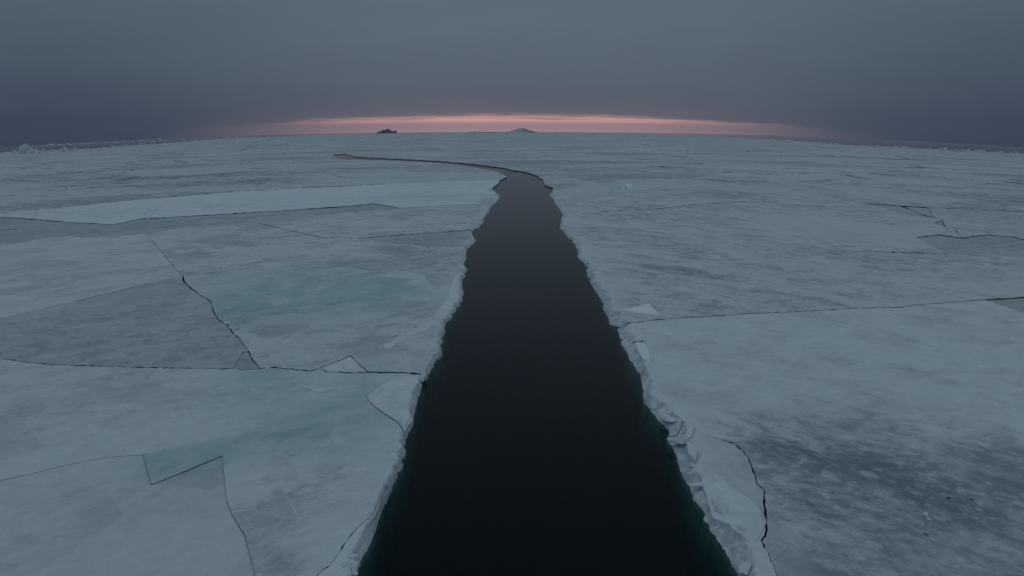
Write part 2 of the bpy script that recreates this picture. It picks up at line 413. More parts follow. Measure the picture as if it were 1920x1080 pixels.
def resample(pts, step, amp, seed, far_teeth=False):
    """Subdivide a traced line and roughen it between the traced points."""
    out = []
    for i in range(len(pts) - 1):
        (x0, y0), (x1, y1) = pts[i], pts[i + 1]
        L = math.hypot(x1 - x0, y1 - y0)
        sc = max(0.06, (0.5 * (y0 + y1) - HORIZON) / 500.0)
        n = max(1, int(L / max(3.5, step * min(1, sc * 1.6))))
        nx, ny = -(y1 - y0) / (L or 1), (x1 - x0) / (L or 1)
        for k in range(n):
            f = k / n
            a = 0 if k == 0 else amp * (2.4 if (far_teeth and y0 < 640) else 1.0) * sc * (fbm(seed + (x0 + f * (x1 - x0)) * 0.075 / sc ** 0.5, (y0 + f * (y1 - y0)) * 0.075 / sc ** 0.5, seed, 3)) * min(1, 3 * f, 3 * (1 - f))
            out.append((x0 + f * (x1 - x0) + nx * a, y0 + f * (y1 - y0) + ny * a * 0.7))
    out.append(pts[-1])
    return out
rightW = [at(*p) for p in resample(RIGHT, 4, 4.0, 3.3, True)]
leftW = [at(*p) for p in resample(LEFT, 4, 4.5, 8.1, True)]
rightW += [(rightW[-1][0] + 1.5, rightW[-1][1] - 12), (rightW[-1][0] + 2.5, -70)]
leftW += [(leftW[-1][0] - 1.0, leftW[-1][1] - 12), (leftW[-1][0] - 2.0, -70)]
leadP = leftW + rightW[::-1]

# ------------------------------------------------------------------ tracing: cracks (points, width in picture pixels, tapered ends, roughness)
CR = []
def crack(pts, wd, taper='', rough=2.2, cap=2.2):
    CR.append((pts, wd * (0.5 if wd < 1.0 else 0.8), taper, rough, cap))
# left bank, near
crack([(-160, 655), (-60, 667), (0, 672), (57, 680), (130, 684), (243, 688), (310, 690), (400, 691), (437, 691), (460, 694), (487, 691), (513, 689), (560, 694),
       (578, 696), (600, 690), (612, 697), (667, 699), (690, 698), (727, 699), (760, 700), (797, 702), (815, 703)], 3.2)
crack([(487, 691), (483, 684), (472, 672), (467, 660), (455, 645), (447, 633), (437, 625), (427, 610), (415, 603), (405, 592), (398, 577), (395, 565),
       (378, 555), (360, 542), (345, 528), (343, 517)], 4.0, '', 3.5)
crack([(343, 517), (327, 502), (300, 468), (272, 438)], 1.2, '', 1.5)
crack([(-150, 630), (0, 597), (140, 565), (277, 532), (343, 517)], 0.5, '', 0.6)
crack([(343, 517), (410, 500)], 0.6, 'e', 0.6)
crack([(437, 691), (448, 672), (457, 659), (467, 660)], 0.9, '', 1)
crack([(-140, 938), (0, 902), (140, 868), (200, 857), (268, 853)], 0.7, '', 0.6)
crack([(268, 853), (330, 841), (440, 818), (500, 794), (563, 777), (633, 760), (687, 748)], 1.3, '', 0.8)
crack([(687, 748), (710, 728), (733, 715), (757, 708), (795, 703), (815, 699)], 2.0, '', 1.5)
crack([(687, 748), (700, 762), (730, 783), (747, 794), (757, 811), (775, 822)], 1.3, '', 1.5)
crack([(268, 853), (276, 882), (284, 910)], 0.98, '', 0.4)
crack([(284, 910), (350, 884), (417, 856)], 0.98, '', 0.4)
crack([(-150, 1092), (0, 1025), (140, 967), (284, 910)], 0.7, '', 0.6)
crack([(417, 856), (421, 900), (425, 938), (434, 964), (459, 1006), (478, 1080), (500, 1170)], 0.8, '', 1.2)
crack([(540, 1150), (596, 1080), (628, 1053), (645, 1025), (655, 1012), (680, 985), (690, 978), (706, 975)], 4.5, '', 2)
crack([(600, 690), (657, 668), (727, 638), (810, 598), (837, 601)], 1.3, '', 1)
crack([(810, 598), (837, 563), (845, 537), (853, 517), (884, 505)], 0.9, '', 1.5)
crack([(657, 668), (690, 698)], 1.5, '', 0.6)
# left bank, middle: the refrozen grey strip and the cracks round it
crack([(-120, 404), (40, 409), (130, 417), (210, 421), (235, 417), (260, 411), (400, 403), (550, 394), (640, 388), (700, 382), (753, 390)], 1.4, '', 0.8)
crack([(-120, 466), (0, 458), (50, 455), (65, 448), (133, 443), (150, 446), (200, 443), (272, 438), (300, 434), (333, 428), (400, 426), (487, 419), (560, 411), (640, 399),
       (717, 393), (753, 390)], 0.9, '', 1.2)
crack([(-80, 434), (0, 432), (60, 429)], 1.5, 'e', 0.8)
crack([(65, 448), (160, 437), (265, 428), (380, 421), (490, 411)], 0.7, 'e', 0.8)
crack([(-130, 412), (0, 400), (105, 390), (250, 375), (320, 369), (430, 360), (560, 353), (640, 350), (723, 345)], 1.5, '', 1.2)
crack([(723, 345), (800, 342), (945, 337)], 0.6, '', 0.8)
crack([(320, 369), (310, 380), (290, 394), (265, 405), (260, 411)], 0.7, '', 1)
crack([(487, 419), (533, 430), (567, 437), (593, 443), (613, 446), (672, 447), (687, 449), (750, 457), (827, 462), (879, 463)], 1.3, '', 1.4)
crack([(272, 438), (340, 441), (500, 443), (613, 446)], 0.6, '', 0.6)
crack([(672, 447), (767, 439), (840, 435), (889, 431)], 1.4, '', 1)
crack([(753, 390), (850, 385), (934, 381)], 0.8, '', 0.8)
crack([(580, 371), (640, 372), (733, 370), (907, 367), (937, 366)], 0.8, 's', 0.8)
crack([(20, 332), (267, 317), (443, 307)], 1.0, 'b', 1)
crack([(-100, 374), (0, 368), (53, 366)], 0.9, 'e', 0.6)
crack([(167, 338), (333, 332), (533, 317), (592, 313)], 1.0, 'b', 1)
crack([(118, 347), (128, 358)], 2.6, 'b', 0.4)
crack([(593, 320), (640, 332), (673, 333), (700, 340)], 1.1, 'b', 1)
crack([(-60, 322), (0, 319), (100, 313)], 0.9, 'e', 0.6)
crack([(870, 284), (925, 284), (977, 286)], 0.9, 'b', 0.6)
crack([(797, 279), (820, 281), (840, 283)], 1.0, 'b', 1)
# right bank
crack([(1040, 312), (1087, 306), (1120, 303)], 0.9, 'b', 1)
crack([(1142, 364), (1147, 353)], 1.4, 'b', 1)
crack([(1097, 362), (1190, 370), (1240, 376), (1290, 381)], 0.8, 'b', 1)
crack([(1048, 387), (1153, 385)], 0.8, 'e', 0.6)
crack([(1050, 404), (1090, 400), (1127, 397)], 0.6, '', 0.8)
crack([(1127, 397), (1187, 393), (1233, 392), (1280, 386), (1347, 381), (1423, 377), (1460, 379)], 1.7, '', 1)
crack([(1460, 379), (1540, 380), (1613, 380), (1617, 381)], 0.6, '', 0.6)
crack([(1480, 382), (1510, 389)], 1.0, 'b', 0.6)
crack([(1617, 381), (1740, 389), (1780, 391), (1853, 394), (1920, 397), (2060, 404)], 1.5, '', 0.8)
crack([(1617, 381), (1660, 391), (1700, 403), (1752, 409)], 0.7, '', 0.6)
crack([(1740, 389), (1752, 409)], 0.7, '', 0.3)
crack([(1690, 385.5), (1725, 400), (1752, 409), (1767, 412), (1768, 418), (1773, 426), (1777, 431), (1792, 432), (1797, 438), (1804, 446)], 2.2, '', 1)
crack([(1767, 412), (1753, 419), (1773, 426)], 0.8, '', 0.3)
crack([(1723, 438), (1740, 443), (1760, 450)], 1.0, 'b', 0.8)
crack([(1804, 446), (1760, 440), (1718, 445)], 0.6, '', 0.6)
crack([(1718, 445), (1755, 466), (1777, 476)], 1.3, '', 0.6)
crack([(1804, 446), (1850, 440), (1900, 444), (1930, 452), (2070, 476)], 1.2, '', 0.8)
crack([(1540, 469), (1610, 472), (1700, 474), (1777, 476), (1803, 477), (1920, 481), (2070, 488)], 1.8, 's', 0.8)
crack([(1758, 458), (1790, 450), (1817, 450), (1870, 464), (1843, 472), (1803, 477)], 0.6, 's', 0.6)
crack([(1608, 362), (1630, 353), (1643, 343)], 0.9, 'b', 1)
crack([(1613, 363), (1660, 377)], 0.8, 'b', 0.6)
crack([(1773, 369), (1850, 375), (1920, 379), (2030, 386)], 1.1, 's', 0.8)
crack([(1120, 463), (1280, 467), (1307, 467)], 0.9, 'b', 0.8)
crack([(1150, 605), (1165, 607), (1240, 600), (1313, 595), (1413, 588), (1530, 583), (1597, 579), (1693, 577), (1720, 572), (1848, 562), (1870, 560), (1920, 557), (2070, 548)], 2.3, '', 1.6)
crack([(1848, 562), (1895, 578), (1920, 587), (2070, 620)], 1.2, '', 1)
crack([(1317, 542), (1377, 562), (1390, 578), (1417, 588)], 0.7, 's', 1)
crack([(1205, 608), (1208, 625), (1211, 645)], 0.9, 'e', 1)
crack([(1215, 757), (1227, 762), (1267, 783), (1280, 793), (1302, 806), (1297, 823), (1288, 829), (1246, 828)], 2.4, '', 1.5)
crack([(1280, 793), (1277, 803), (1270, 812), (1236, 806)], 2.4, '', 0.8)
crack([(1302, 806), (1325, 817), (1377, 833), (1403, 859), (1413, 887), (1420, 910), (1433, 922), (1432, 947), (1437, 977), (1435, 1007), (1427, 1018), (1437, 1037),
       (1450, 1063), (1455, 1080), (1482, 1160)], 7.0, 's', 2.5)
crack([(1433, 922), (1530, 923), (1650, 937)], 1.1, 'e', 1)
crack([(1427, 1018), (1387, 1008), (1372, 988), (1347, 984), (1318, 990)], 1.6, '', 1)
crack([(1478, 1030), (1450, 1055)], 1.2, 'b', 1)
# closing cracks out of the frame, so that the plates end somewhere
crack([(-160, 655), (-150, 630), (-120, 466), (-130, 412), (-120, 404)], 0.8, '', 1)
crack([(-160, 655), (-140, 938), (-150, 1092), (-100, 1180), (500, 1170), (540, 1150), (640, 1165)], 1.5, '', 1)
crack([(1420, 1175), (1482, 1160), (1900, 1200), (2110, 1100), (2070, 620)], 1.5, '', 1)
crack([(2060, 404), (2070, 476), (2070, 488), (2070, 548), (2070, 620)], 1.0, '', 1)

# hairline cracks and small leads scattered over the far field
for i in range(190):
    y = 259 + 82 * random.random() ** 1.3
    x = random.uniform(-40, 1960)
    sag = 28 * ((x - 960) / 960) ** 2
    if y + sag * 0.8 > 352:
        continue
    L = random.uniform(14, 70) * (0.5 + (y - 250) / 90)
    k = math.radians(random.gauss(0, 5)) - (x - 960) / 960 * -0.055
    yy = y + sag * 0.85
    pts = [(x - L / 2, yy - k * L / 2), (x, yy + random.uniform(-.6, .6)), (x + L / 2, yy + k * L / 2)]
    if any(560 < p[0] < 1075 and 284 < p[1] for p in pts):
        continue
    crack(pts, random.uniform(1.1, 1.9), 'b', 1.0, 2.4)

verts2, faces2, edges2 = [], [], []
def add_quads(pts, wd, taper, rough, cap, seed):
    fine = resample(pts, 6, rough, seed)
    n = len(fine)
    ws = [at(*p) for p in fine]
    base = len(verts2)
    for i, (px, py) in enumerate(fine):
        a, b = fine[max(0, i - 1)], fine[min(n - 1, i + 1)]
        dx, dy = b[0] - a[0], b[1] - a[1]
        L = math.hypot(dx, dy) or 1
        f = i / max(1, n - 1)
        k = 0.22 + 1.25 * abs(fbm(px * 0.06, py * 0.06, seed, 3))
        e = 1.0
        if taper in ('s', 'b'): e = min(e, 0.05 + 4 * f)
        if taper in ('e', 'b'): e = min(e, 0.05 + 4 * (1 - f))
        h = wd * k * e * 0.5
        p, q = at(px - dy / L * h, py + dx / L * h), at(px + dy / L * h, py - dx / L * h)
        c = Vector(ws[i])
        half = (Vector(p) - Vector(q)) * 0.5
        # the true width across the crack, kept within reason far away
        ta, tb = Vector(ws[max(0, i - 1)]), Vector(ws[min(n - 1, i + 1)])
        tt = (tb - ta)
        tt = tt.normalized() if tt.length > 1e-9 else Vector((1, 0))
        nn = Vector((-tt.y, tt.x))
        wq = abs(half.dot(nn))
        wq = min(max(wq, 0.006), cap * 0.5)
        sgn = 1 if half.dot(nn) >= 0 else -1
        verts2.append(tuple(c + nn * wq * sgn)); verts2.append(tuple(c - nn * wq * sgn))
    for i in range(n - 1):
        j = base + 2 * i
        faces2.append([j, j + 1, j + 3, j + 2])
for i, (p, wd, tp, ro, cap) in enumerate(CR):
    add_quads(p, wd, tp, ro, cap, 11.3 + i * 1.7)
nq = len(faces2)
# the lead
b0 = len(verts2)
verts2 += leadP
edges2 += [(b0 + i, b0 + (i + 1) % len(leadP)) for i in range(len(leadP))]
# the edge of the ice: towards open water on both sides, out of sight behind
EDGE = [(-260, 311), (-120, 297), (0, 286.5), (40, 284.5), (100, 282), (150, 280), (200, 276.5), (260, 271.5), (310, 268.5), (370, 264), (420, 259.6), (500, 256.2), (640, 252.4), (780, 249.4),
        (880, 248.6), (1000, 248.6), (1100, 249.6), (1190, 251.0), (1280, 253.2), (1400, 259.0), (1500, 265.2), (1600, 272.2), (1700, 277.2), (1800, 282.2), (1920, 288.2), (2080, 302), (2300, 330)]
edge_px = resample(EDGE, 24, 0, 4.4)
edgeP = []
for i, (px, py) in enumerate(edge_px):
    jit = 0.0 if 640 < px < 1300 else 0.55 * fbm(px * 0.03, 3.7, 1.0, 3)
    edgeP.append(at(px, py + jit))
outer = [(edgeP[0][0] - 60, 120), (-330, -160), (330, -160), (edgeP[-1][0] + 60, 120)]
outP = edgeP + outer[::-1]
b1 = len(verts2)
verts2 += outP
edges2 += [(b1 + i, b1 + (i + 1) % len(outP)) for i in range(len(outP))]
# inner points: denser where the picture shows more, rings along the banks for the broken rim
RINGS = (0.09, 0.18, 0.28, 0.40, 0.54, 0.70, 0.90, 1.2, 1.7)
def ring(line, side):
    for i in range(1, len(line) - 1):
        a, b, c = Vector(line[i - 1]), Vector(line[i]), Vector(line[i + 1])
        if b.y > 130 or b.y < 12:
            continue
        tt = (c - a).normalized()
        nn = Vector((-tt.y, tt.x)) * side
        for r in RINGS:
            if r < (c - a).length * 0.15:
                continue
            q = b + nn * r * (1 + 0.25 * random.uniform(-1, 1)) + tt * random.uniform(-.03, .03)
            verts2.append((q.x, q.y))
ring(leftW, -1 if leftW[5][1] > leftW[-1][1] else 1)
ring(rightW, 1 if rightW[5][1] > rightW[-1][1] else -1)
for py in range(266, 1200, 13):
    for px in range(-180, 2110, 17):
        yy = py + random.uniform(-5, 5)
        sag = 28 * ((px - 960) / 960) ** 2
        if yy < 262 + sag:
            continue
        verts2.append(at(px + random.uniform(-6, 6), yy))
for gx in range(-320, 321, 16):
    for gy in range(-150, 18, 16):
        verts2.append((gx + random.uniform(-3, 3), gy + random.uniform(-3, 3)))

def inside(P, Q):
    """Even-odd test of points P (n,2) in polygon Q."""
    Q = np.asarray(Q); x, y = P[:, 0], P[:, 1]
    r = np.zeros(len(P), bool)
    for (x0, y0), (x1, y1) in zip(Q, np.roll(Q, -1, 0)):
        c = (y0 > y) != (y1 > y)
        if c.any():
            r ^= c & (x < (x1 - x0) * (y - y0) / ((y1 - y0) or 1e-12) + x0)
    return r

V = np.array(verts2)
keep_free = len(V)
for q in faces2:
    edges2 += [(q[0], q[1]), (q[1], q[2]), (q[2], q[3]), (q[3], q[0])]
edges2 = sorted({(min(e), max(e)) for e in edges2})
ov, oe, of, _, _, _ = delaunay_2d_cdt([Vector((float(a), float(b))) for a, b in V], edges2, [], 0, 1e-5, False)
OV = np.array([(v.x, v.y) for v in ov])
TR = np.array([list(f)[:3] for f in of])
cen = OV[TR].mean(1)
gapf = np.zeros(len(TR), bool)
order = np.argsort(cen[:, 1]); cy_sorted = cen[order, 1]
for q in faces2:
    Q = V[q]
    lo, hi = np.searchsorted(cy_sorted, (Q[:, 1].min(), Q[:, 1].max()))
    if hi > lo:
        k = order[lo:hi]
        k = k[(cen[k, 0] >= Q[:, 0].min()) & (cen[k, 0] <= Q[:, 0].max())]
        if len(k):
            gapf[k[inside(cen[k], Q)]] = True
land = inside(cen, outP) & ~inside(cen, leadP) & ~gapf
# neighbours across unconstrained or constrained edges alike: a plate ends only where a gap is
emap = {}
for i, tri in enumerate(TR):
    if land[i]:
        for a, b in ((0, 1), (1, 2), (2, 0)):
            e = (min(tri[a], tri[b]), max(tri[a], tri[b]))
            emap.setdefault(e, []).append(i)
comp = -np.ones(len(TR), int)
adj = [[] for _ in TR]
for e, q in emap.items():
    if len(q) == 2:
        adj[q[0]].append(q[1]); adj[q[1]].append(q[0])
nc = 0
for i in range(len(TR)):
    if land[i] and comp[i] < 0:
        st = [i]; comp[i] = nc
        while st:
            j = st.pop()
            for k in adj[j]:
                if comp[k] < 0:
                    comp[k] = nc; st.append(k)
        nc += 1
A2, B2, C2 = OV[TR[:, 0]], OV[TR[:, 1]], OV[TR[:, 2]]
area = 0.5 * np.abs((B2[:, 0] - A2[:, 0]) * (C2[:, 1] - A2[:, 1]) - (B2[:, 1] - A2[:, 1]) * (C2[:, 0] - A2[:, 0]))
comp_area = np.bincount(comp[comp >= 0], weights=area[comp >= 0], minlength=nc)

# distance to the lead and side of it
bank = np.array(leadP)
def seg_dist(P, Q):
    d = np.full(len(P), 1e9)
    Q2 = np.roll(Q, -1, 0)
    for a, b in zip(Q, Q2):
        if a[1] > 180 and b[1] > 180:
            continue
        ab = b - a
        tq = np.clip(((P - a) @ ab) / max(1e-12, ab @ ab), 0, 1)
        d = np.minimum(d, np.hypot(*(P - a - tq[:, None] * ab).T))
    return d
dl = np.full(len(OV), 1e9)
near = (OV[:, 1] < 170) & (OV[:, 1] > -80) & (np.abs(OV[:, 0]) < 60)
dl[near] = seg_dist(OV[near], bank)

# ------------------------------------------------------------------ which plate is which: seed pixel, label, material, height above water, category
SEEDS = [
    (150, 760, 'big pale ice plate below the long dark crack at left', M_lefts, 0.31),
    (120, 935, 'pale narrowing ice plate left of the square notch', M_lefts, 0.30),
    (200, 1030, 'smooth pale ice plate filling the bottom left corner', M_lefts, 0.31),
    (600, 930, 'mottled ice plate with a scalloped water edge and a grey-green square corner, lower left', M_left, 0.335),
    (735, 750, 'white triangular slab of ice at the left water edge between two cracks', M_white, 0.36),
    (640, 1065, 'white splinter of ice breaking off at the bottom left of the channel', M_white, 0.34),
    (637, 685, 'tiny pale wedge of ice at the tip of the forked cracks', M_white, 0.29),
    (770, 660, 'cracked slab of ice with a bright stripe jutting into the channel from the left', M_left, 0.34),
    (848, 575, 'narrow snowy strip split off along the left water edge', M_white, 0.33),
    (600, 540, 'wide blue-green tinted ice plate in the middle of the left bank', M_left, 0.32),
    (200, 620, 'dull triangular ice plate above the long dark crack at left', M_dull, 0.30),
    (100, 520, 'pale ice plate at the left edge below the grey refrozen strip', M_lefts, 0.31),
    (462, 680, 'small triangular ice chip at the junction of the two left cracks', M_gray, 0.27),
    (160, 425, 'grey strip of refrozen ice running from the left edge to a point', M_gray, 0.27),
    (450, 385, 'long white ice plate above the grey refrozen strip at left', M_white, 0.33),
    (150, 400, 'white blunt end of the long ice plate at the left edge', M_white, 0.33),
    (400, 434, 'thin sliver of pale ice right below the grey refrozen strip', M_left, 0.30),
    (700, 425, 'pale ice plate in the left bank between the refrozen strip and the slanting crack', M_left, 0.31),
    (800, 450, 'small grey mottled slab of ice at the left water edge above the blue-green plate', M_gray, 0.28),
    (1400, 450, 'broad pale ice plate on the right bank above the long crack', M_right, 0.32),
    (1500, 700, 'largest smooth ice plate on the right bank, darker and speckled at its lower corner', M_rights, 0.32),
    (1340, 900, 'mottled ice strip between the jagged crack and the water at lower right', M_dull, 0.33),
    (1262, 797, 'rounded lump of ice broken from the right bank above the jagged crack', M_white, 0.40),
    (1290, 812, 'small angular ice block in the crook of the crack, right bank', M_white, 0.36),
    (1400, 1050, 'pale slab of ice at the bottom right corner of the channel', M_white, 0.38),
    (1700, 397, 'dark grey pointed sheet of thin ice beside the zigzag crack at far right', M_gray, 0.20),
    (1725, 392, 'small grey triangle of thin ice above the zigzag crack', M_gray, 0.19),
    (1765, 420, 'tiny grey chip of ice tucked into the zigzag crack', M_gray, 0.19),
    (1880, 425, 'pale ice plate at the right edge above the grey thin ice', M_right, 0.31),
    (1890, 462, 'grey refrozen ice around the sail-shaped plate at right', M_gray, 0.20),
    (1905, 570, 'grey narrow wedge of ice at the right edge below the long crack', M_gray, 0.22),
]

def tri_at(px, py):
    p = np.array(at(px, py))
    k = np.argsort(((cen - p) ** 2).sum(1))[:60]
    for i in k:
        a, b, c = OV[TR[i]]
        def s(u, v): return (v[0] - u[0]) * (p[1] - u[1]) - (v[1] - u[1]) * (p[0] - u[0])
        d = [s(a, b), s(b, c), s(c, a)]
        if min(d) >= -1e-9 or max(d) <= 1e-9:
            return i
    return k[0]
named = {}
DEBUG = []
for s in SEEDS:
    c = comp[tri_at(s[0], s[1])]
    if c < 0 or c in named:
        DEBUG.append(('seed', s[0], s[1], int(c), 'taken' if c in named else 'gap'))
        continue
    named[c] = s
field = int(np.argmax(comp_area))
for c in np.argsort(-comp_area)[:70]:
    if c not in named and c != field:
        i = np.where(comp == c)[0]
        q = (cen[i] * area[i, None]).sum(0) / area[i].sum()
        DEBUG.append(('unnamed', int(c), round(float(comp_area[c]), 2), [round(v) for v in pix(*q)]))

def rim_width(x, y):
    """How far the broken face slopes back from the water."""
    side = 1.0 if x > 0 else 0.0
    f = fbm(x * 0.35, y * 0.35, 5.5, 2)
    return max(0.10, 0.20 + 0.16 * f + side * (0.42 + 0.45 * f)) if y < 70 else 0.3

def top_z(x, y, H, d, big):
    """Height of the ice surface: gentle swells, and a broken rounded rim where it meets the channel."""
    z = H + (0.05 * fbm(x * 0.12, y * 0.12, H * 9, 3) if y < 220 else 0)
    if d < 3.0:
        b = rim_width(x, y)
        side = 1.0 if x > 0 else 0.4
        lift = 0.16 * math.exp(-((d - b) / 0.5) ** 2) * max(-0.1, 0.4 + 1.1 * fbm(x * 0.5, y * 0.5, 1.5, 2)) * (0.3 + side)
        k = min(1.0, d / b)
        low = 0.02 + 0.05 * abs(fbm(x * 0.9, y * 0.9, 2.2, 2))
        z = low + (z + lift - low) * k ** (0.75 + 0.3 * fbm(x * 0.7, y * 0.7, 6.1, 2))
        cell = noise.cell(Vector((x * 1.0 + y * 0.3, y * 0.7, 3.0)))
        z += (0.05 * fbm(x * 1.6, y * 1.6, 7.7, 2) + 0.06 * cell * side) * math.exp(-d / 0.9) * min(1, d / 0.3)
    return z

def build_plate(c, name, mat, H):
    tris = TR[comp == c]
    vid = np.unique(tris)
    loc = {int(v): i for i, v in enumerate(vid)}
    verts, rim, face_ = [], [], []
    for v in vid:
        x, y = OV[v]
        d = dl[v]
        verts.append((x, y, top_z(x, y, H, d, True)))
        r = 0.0
        if d < 2.5 and y > 14:
            b = rim_width(x, y)
            r = max(0.0, min(1.0, math.exp(-max(0, d - b) / 1.1) * (0.75 + 0.6 * fbm(x * 0.6, y * 0.6, 3.1, 2))))
            face_.append(1.0 if d < b * 0.9 else 0.0)
        else:
            face_.append(0.0)
        rim.append(r)
    faces, mi = [], []
    ec = {}
    for t3 in tris:
        a, b, c3 = (int(q) for q in t3)
        if (OV[b][0] - OV[a][0]) * (OV[c3][1] - OV[a][1]) - (OV[b][1] - OV[a][1]) * (OV[c3][0] - OV[a][0]) < 0:
            b, c3 = c3, b
        faces.append((loc[a], loc[b], loc[c3])); mi.append(0)
        for u, v in ((a, b), (b, c3), (c3, a)):
            k = (min(u, v), max(u, v))
            if k in ec: ec[k] = None
            else: ec[k] = (u, v)
    wall = {}
    foot_edges = []
    for k, uv in ec.items():
        if uv is None:
            continue
        u, v = uv
        q = []
        for s in (u, v):
            if s not in wall:
                x, y = OV[s]
                wall[s] = len(verts)
                zt = verts[loc[s]][2]
                verts.append((x, y, zt)); rim.append(0.0)
                verts.append((x, y, -0.45)); rim.append(0.0)
            q.append(wall[s])
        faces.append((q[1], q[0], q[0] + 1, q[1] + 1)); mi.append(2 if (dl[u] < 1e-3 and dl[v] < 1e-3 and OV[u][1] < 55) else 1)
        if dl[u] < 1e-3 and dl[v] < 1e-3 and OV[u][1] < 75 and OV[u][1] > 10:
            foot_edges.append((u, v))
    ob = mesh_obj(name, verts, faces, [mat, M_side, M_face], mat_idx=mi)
    sm = np.array([m_ == 0 for m_ in mi])
    nt = len(tris)
    sm[:nt] = dl[tris].min(1) > 0.95
    ob.data.polygons.foreach_set('use_smooth', sm)
    at_ = ob.data.attributes.new('rim', 'FLOAT', 'POINT')
    at_.data.foreach_set('value', np.array(rim, dtype=np.float32))
    fa_ = ob.data.attributes.new('face', 'FLOAT', 'POINT')
    fa_.data.foreach_set('value', np.array(face_ + [0.0] * (len(verts) - len(face_)), dtype=np.float32))
    centre_origin(ob)
    # the sunken ledge of ice that shows green through the water along the near banks
    if foot_edges:
        fv, ff, idx = [], [], {}
        nrm = {}
        for u, v in foot_edges:
            d = OV[v] - OV[u]; n = np.array([d[1], -d[0]]); n /= (np.linalg.norm(n) + 1e-9)
            for s in (u, v): nrm[s] = nrm.get(s, 0) + n
        ks = list(nrm); KP = OV[ks]; KN = np.array([nrm[q] for q in ks])
        for s, n in nrm.items():
            wg = np.exp(-((KP - OV[s]) ** 2).sum(1) / 1.2 ** 2)
            n = (KN * wg[:, None]).sum(0); n = n / (np.linalg.norm(n) + 1e-9)
            x, y = OV[s]
            w_ = 0.08 + 0.65 * max(0.0, 0.10 + 1.0 * fbm(x * 0.14, y * 0.14, 9.4, 2))
            dz = -0.8 - 0.35 * fbm(x * 0.3, y * 0.3, 4.4, 2)
            idx[s] = len(fv)
            fv += [(x - n[0] * 0.05, y - n[1] * 0.05, -0.06), (x + n[0] * w_ * 0.5, y + n[1] * w_ * 0.5, dz), (x + n[0] * w_, y + n[1] * w_, dz - 0.9), (x, y, -3.2)]
        for u, v in foot_edges:
            a, b = idx[u], idx[v]
            for k in range(3):
                ff.append((a + k, a + k + 1, b + k + 1, b + k))
        mesh_obj('submerged_foot', fv, ff, M_foot, parent=ob, smooth=True)
    return ob

n_floe = 0
TONE = {150: 1.02, 120: 0.97, 200: 0.96, 600: 1.0, 1500: 1.05, 1400: 0.98, 450: 1.04, 100: 1.03, 700: 1.0, 400: 0.97, 1880: 0.97, 735: 1.04}
for c, (px, py, label, mat, H) in named.items():
    if c == field:
        continue
    fl = tag(build_plate(c, 'ice_floe', mat, H), label, 'ice floe', 'plates of sea ice')
    k = TONE.get(px, 1.0)
    fl.color = (k, k, k, 1)
    n_floe += 1
structure(build_plate(field, 'ice_field', M_far, 0.30))

# ------------------------------------------------------------------ loose pieces on and beside the ice
def hull_block(size, seed, n=15):
    """An angular lump: the hull of random points in a box, flat underneath."""
    r = random.Random(seed)
    bm = bmesh.new()
    for k in range(n):
        a = r.uniform(0, 2 * math.pi); zz = r.choice((0.0, 0.0, 0.35, 0.7, 1.0)) + r.uniform(0, 0.12)
        q = (0.78 + 0.22 * r.random()) * (1.0 - 0.38 * zz)
        bm.verts.new((math.cos(a) * q * size[0] / 2, math.sin(a) * q * size[1] / 2, zz * size[2] * (0.75 + 0.25 * math.cos(a + seed))))
    res = bmesh.ops.convex_hull(bm, input=bm.verts)
    bmesh.ops.delete(bm, geom=[e for e in res['geom_interior'] if isinstance(e, bmesh.types.BMVert)], context='VERTS')
    bm.normal_update()
    vs = [tuple(v.co) for v in bm.verts]
    bm.verts.index_update()
    fs = [tuple(v.index for v in f.verts) for f in bm.faces]
    bm.free()
    return vs, fs

def ice_block(px, py, size, label, mat, seed, group=None, z=0.30, tilt=(0, 0), cat='ice block', name='ice_block'):
    vs, fs = hull_block(size, seed)
    ob = mesh_obj(name, vs, fs, mat)
    x, y = at(px, py, z)
    ob.location = (x, y, z - 0.03)
    ob.rotation_euler = (tilt[0], tilt[1], seed * 1.3)
    return tag(ob, label, cat, group)

def ice_slab(pts, label, mat, z, thick, slope=(0, 0), seed=1.0, rough=3.0, group=None):
    """A traced flat slab with roughened edges, a bevelled upper rim and a gentle tilt about its middle."""
    line = resample(pts + [pts[0]], 6, rough, seed)[:-1]
    P2 = np.array([at(px, py, z) for px, py in line])
    c = P2.mean(0)
    n = len(P2)
    def zz(p, k): return z + (p[0] - c[0]) * slope[0] + (p[1] - c[1]) * slope[1] + k
    inner = []
    for i in range(n):
        d = c - P2[i]; L = np.linalg.norm(d) + 1e-9
        inner.append(P2[i] + d / L * min(0.06 + 0.05 * abs(fbm(i * 0.7, seed)), L * 0.35))
    verts = [(p[0], p[1], zz(p, -0.25)) for p in P2] + [(p[0], p[1], zz(p, thick * 0.6)) for p in P2] + [(p[0], p[1], zz(p, thick)) for p in inner]
    faces = []
    for i in range(n):
        j = (i + 1) % n
        faces += [(i, j, n + j, n + i), (n + i, n + j, 2 * n + j, 2 * n + i)]
    faces.append(tuple(range(2 * n, 3 * n)))
    ob = mesh_obj('ice_slab', verts, faces, mat)
    bm = bmesh.new(); bm.from_mesh(ob.data); bmesh.ops.recalc_face_normals(bm, faces=bm.faces); bm.to_mesh(ob.data); bm.free()
    centre_origin(ob)
    return tag(ob, label, 'ice slab', group)

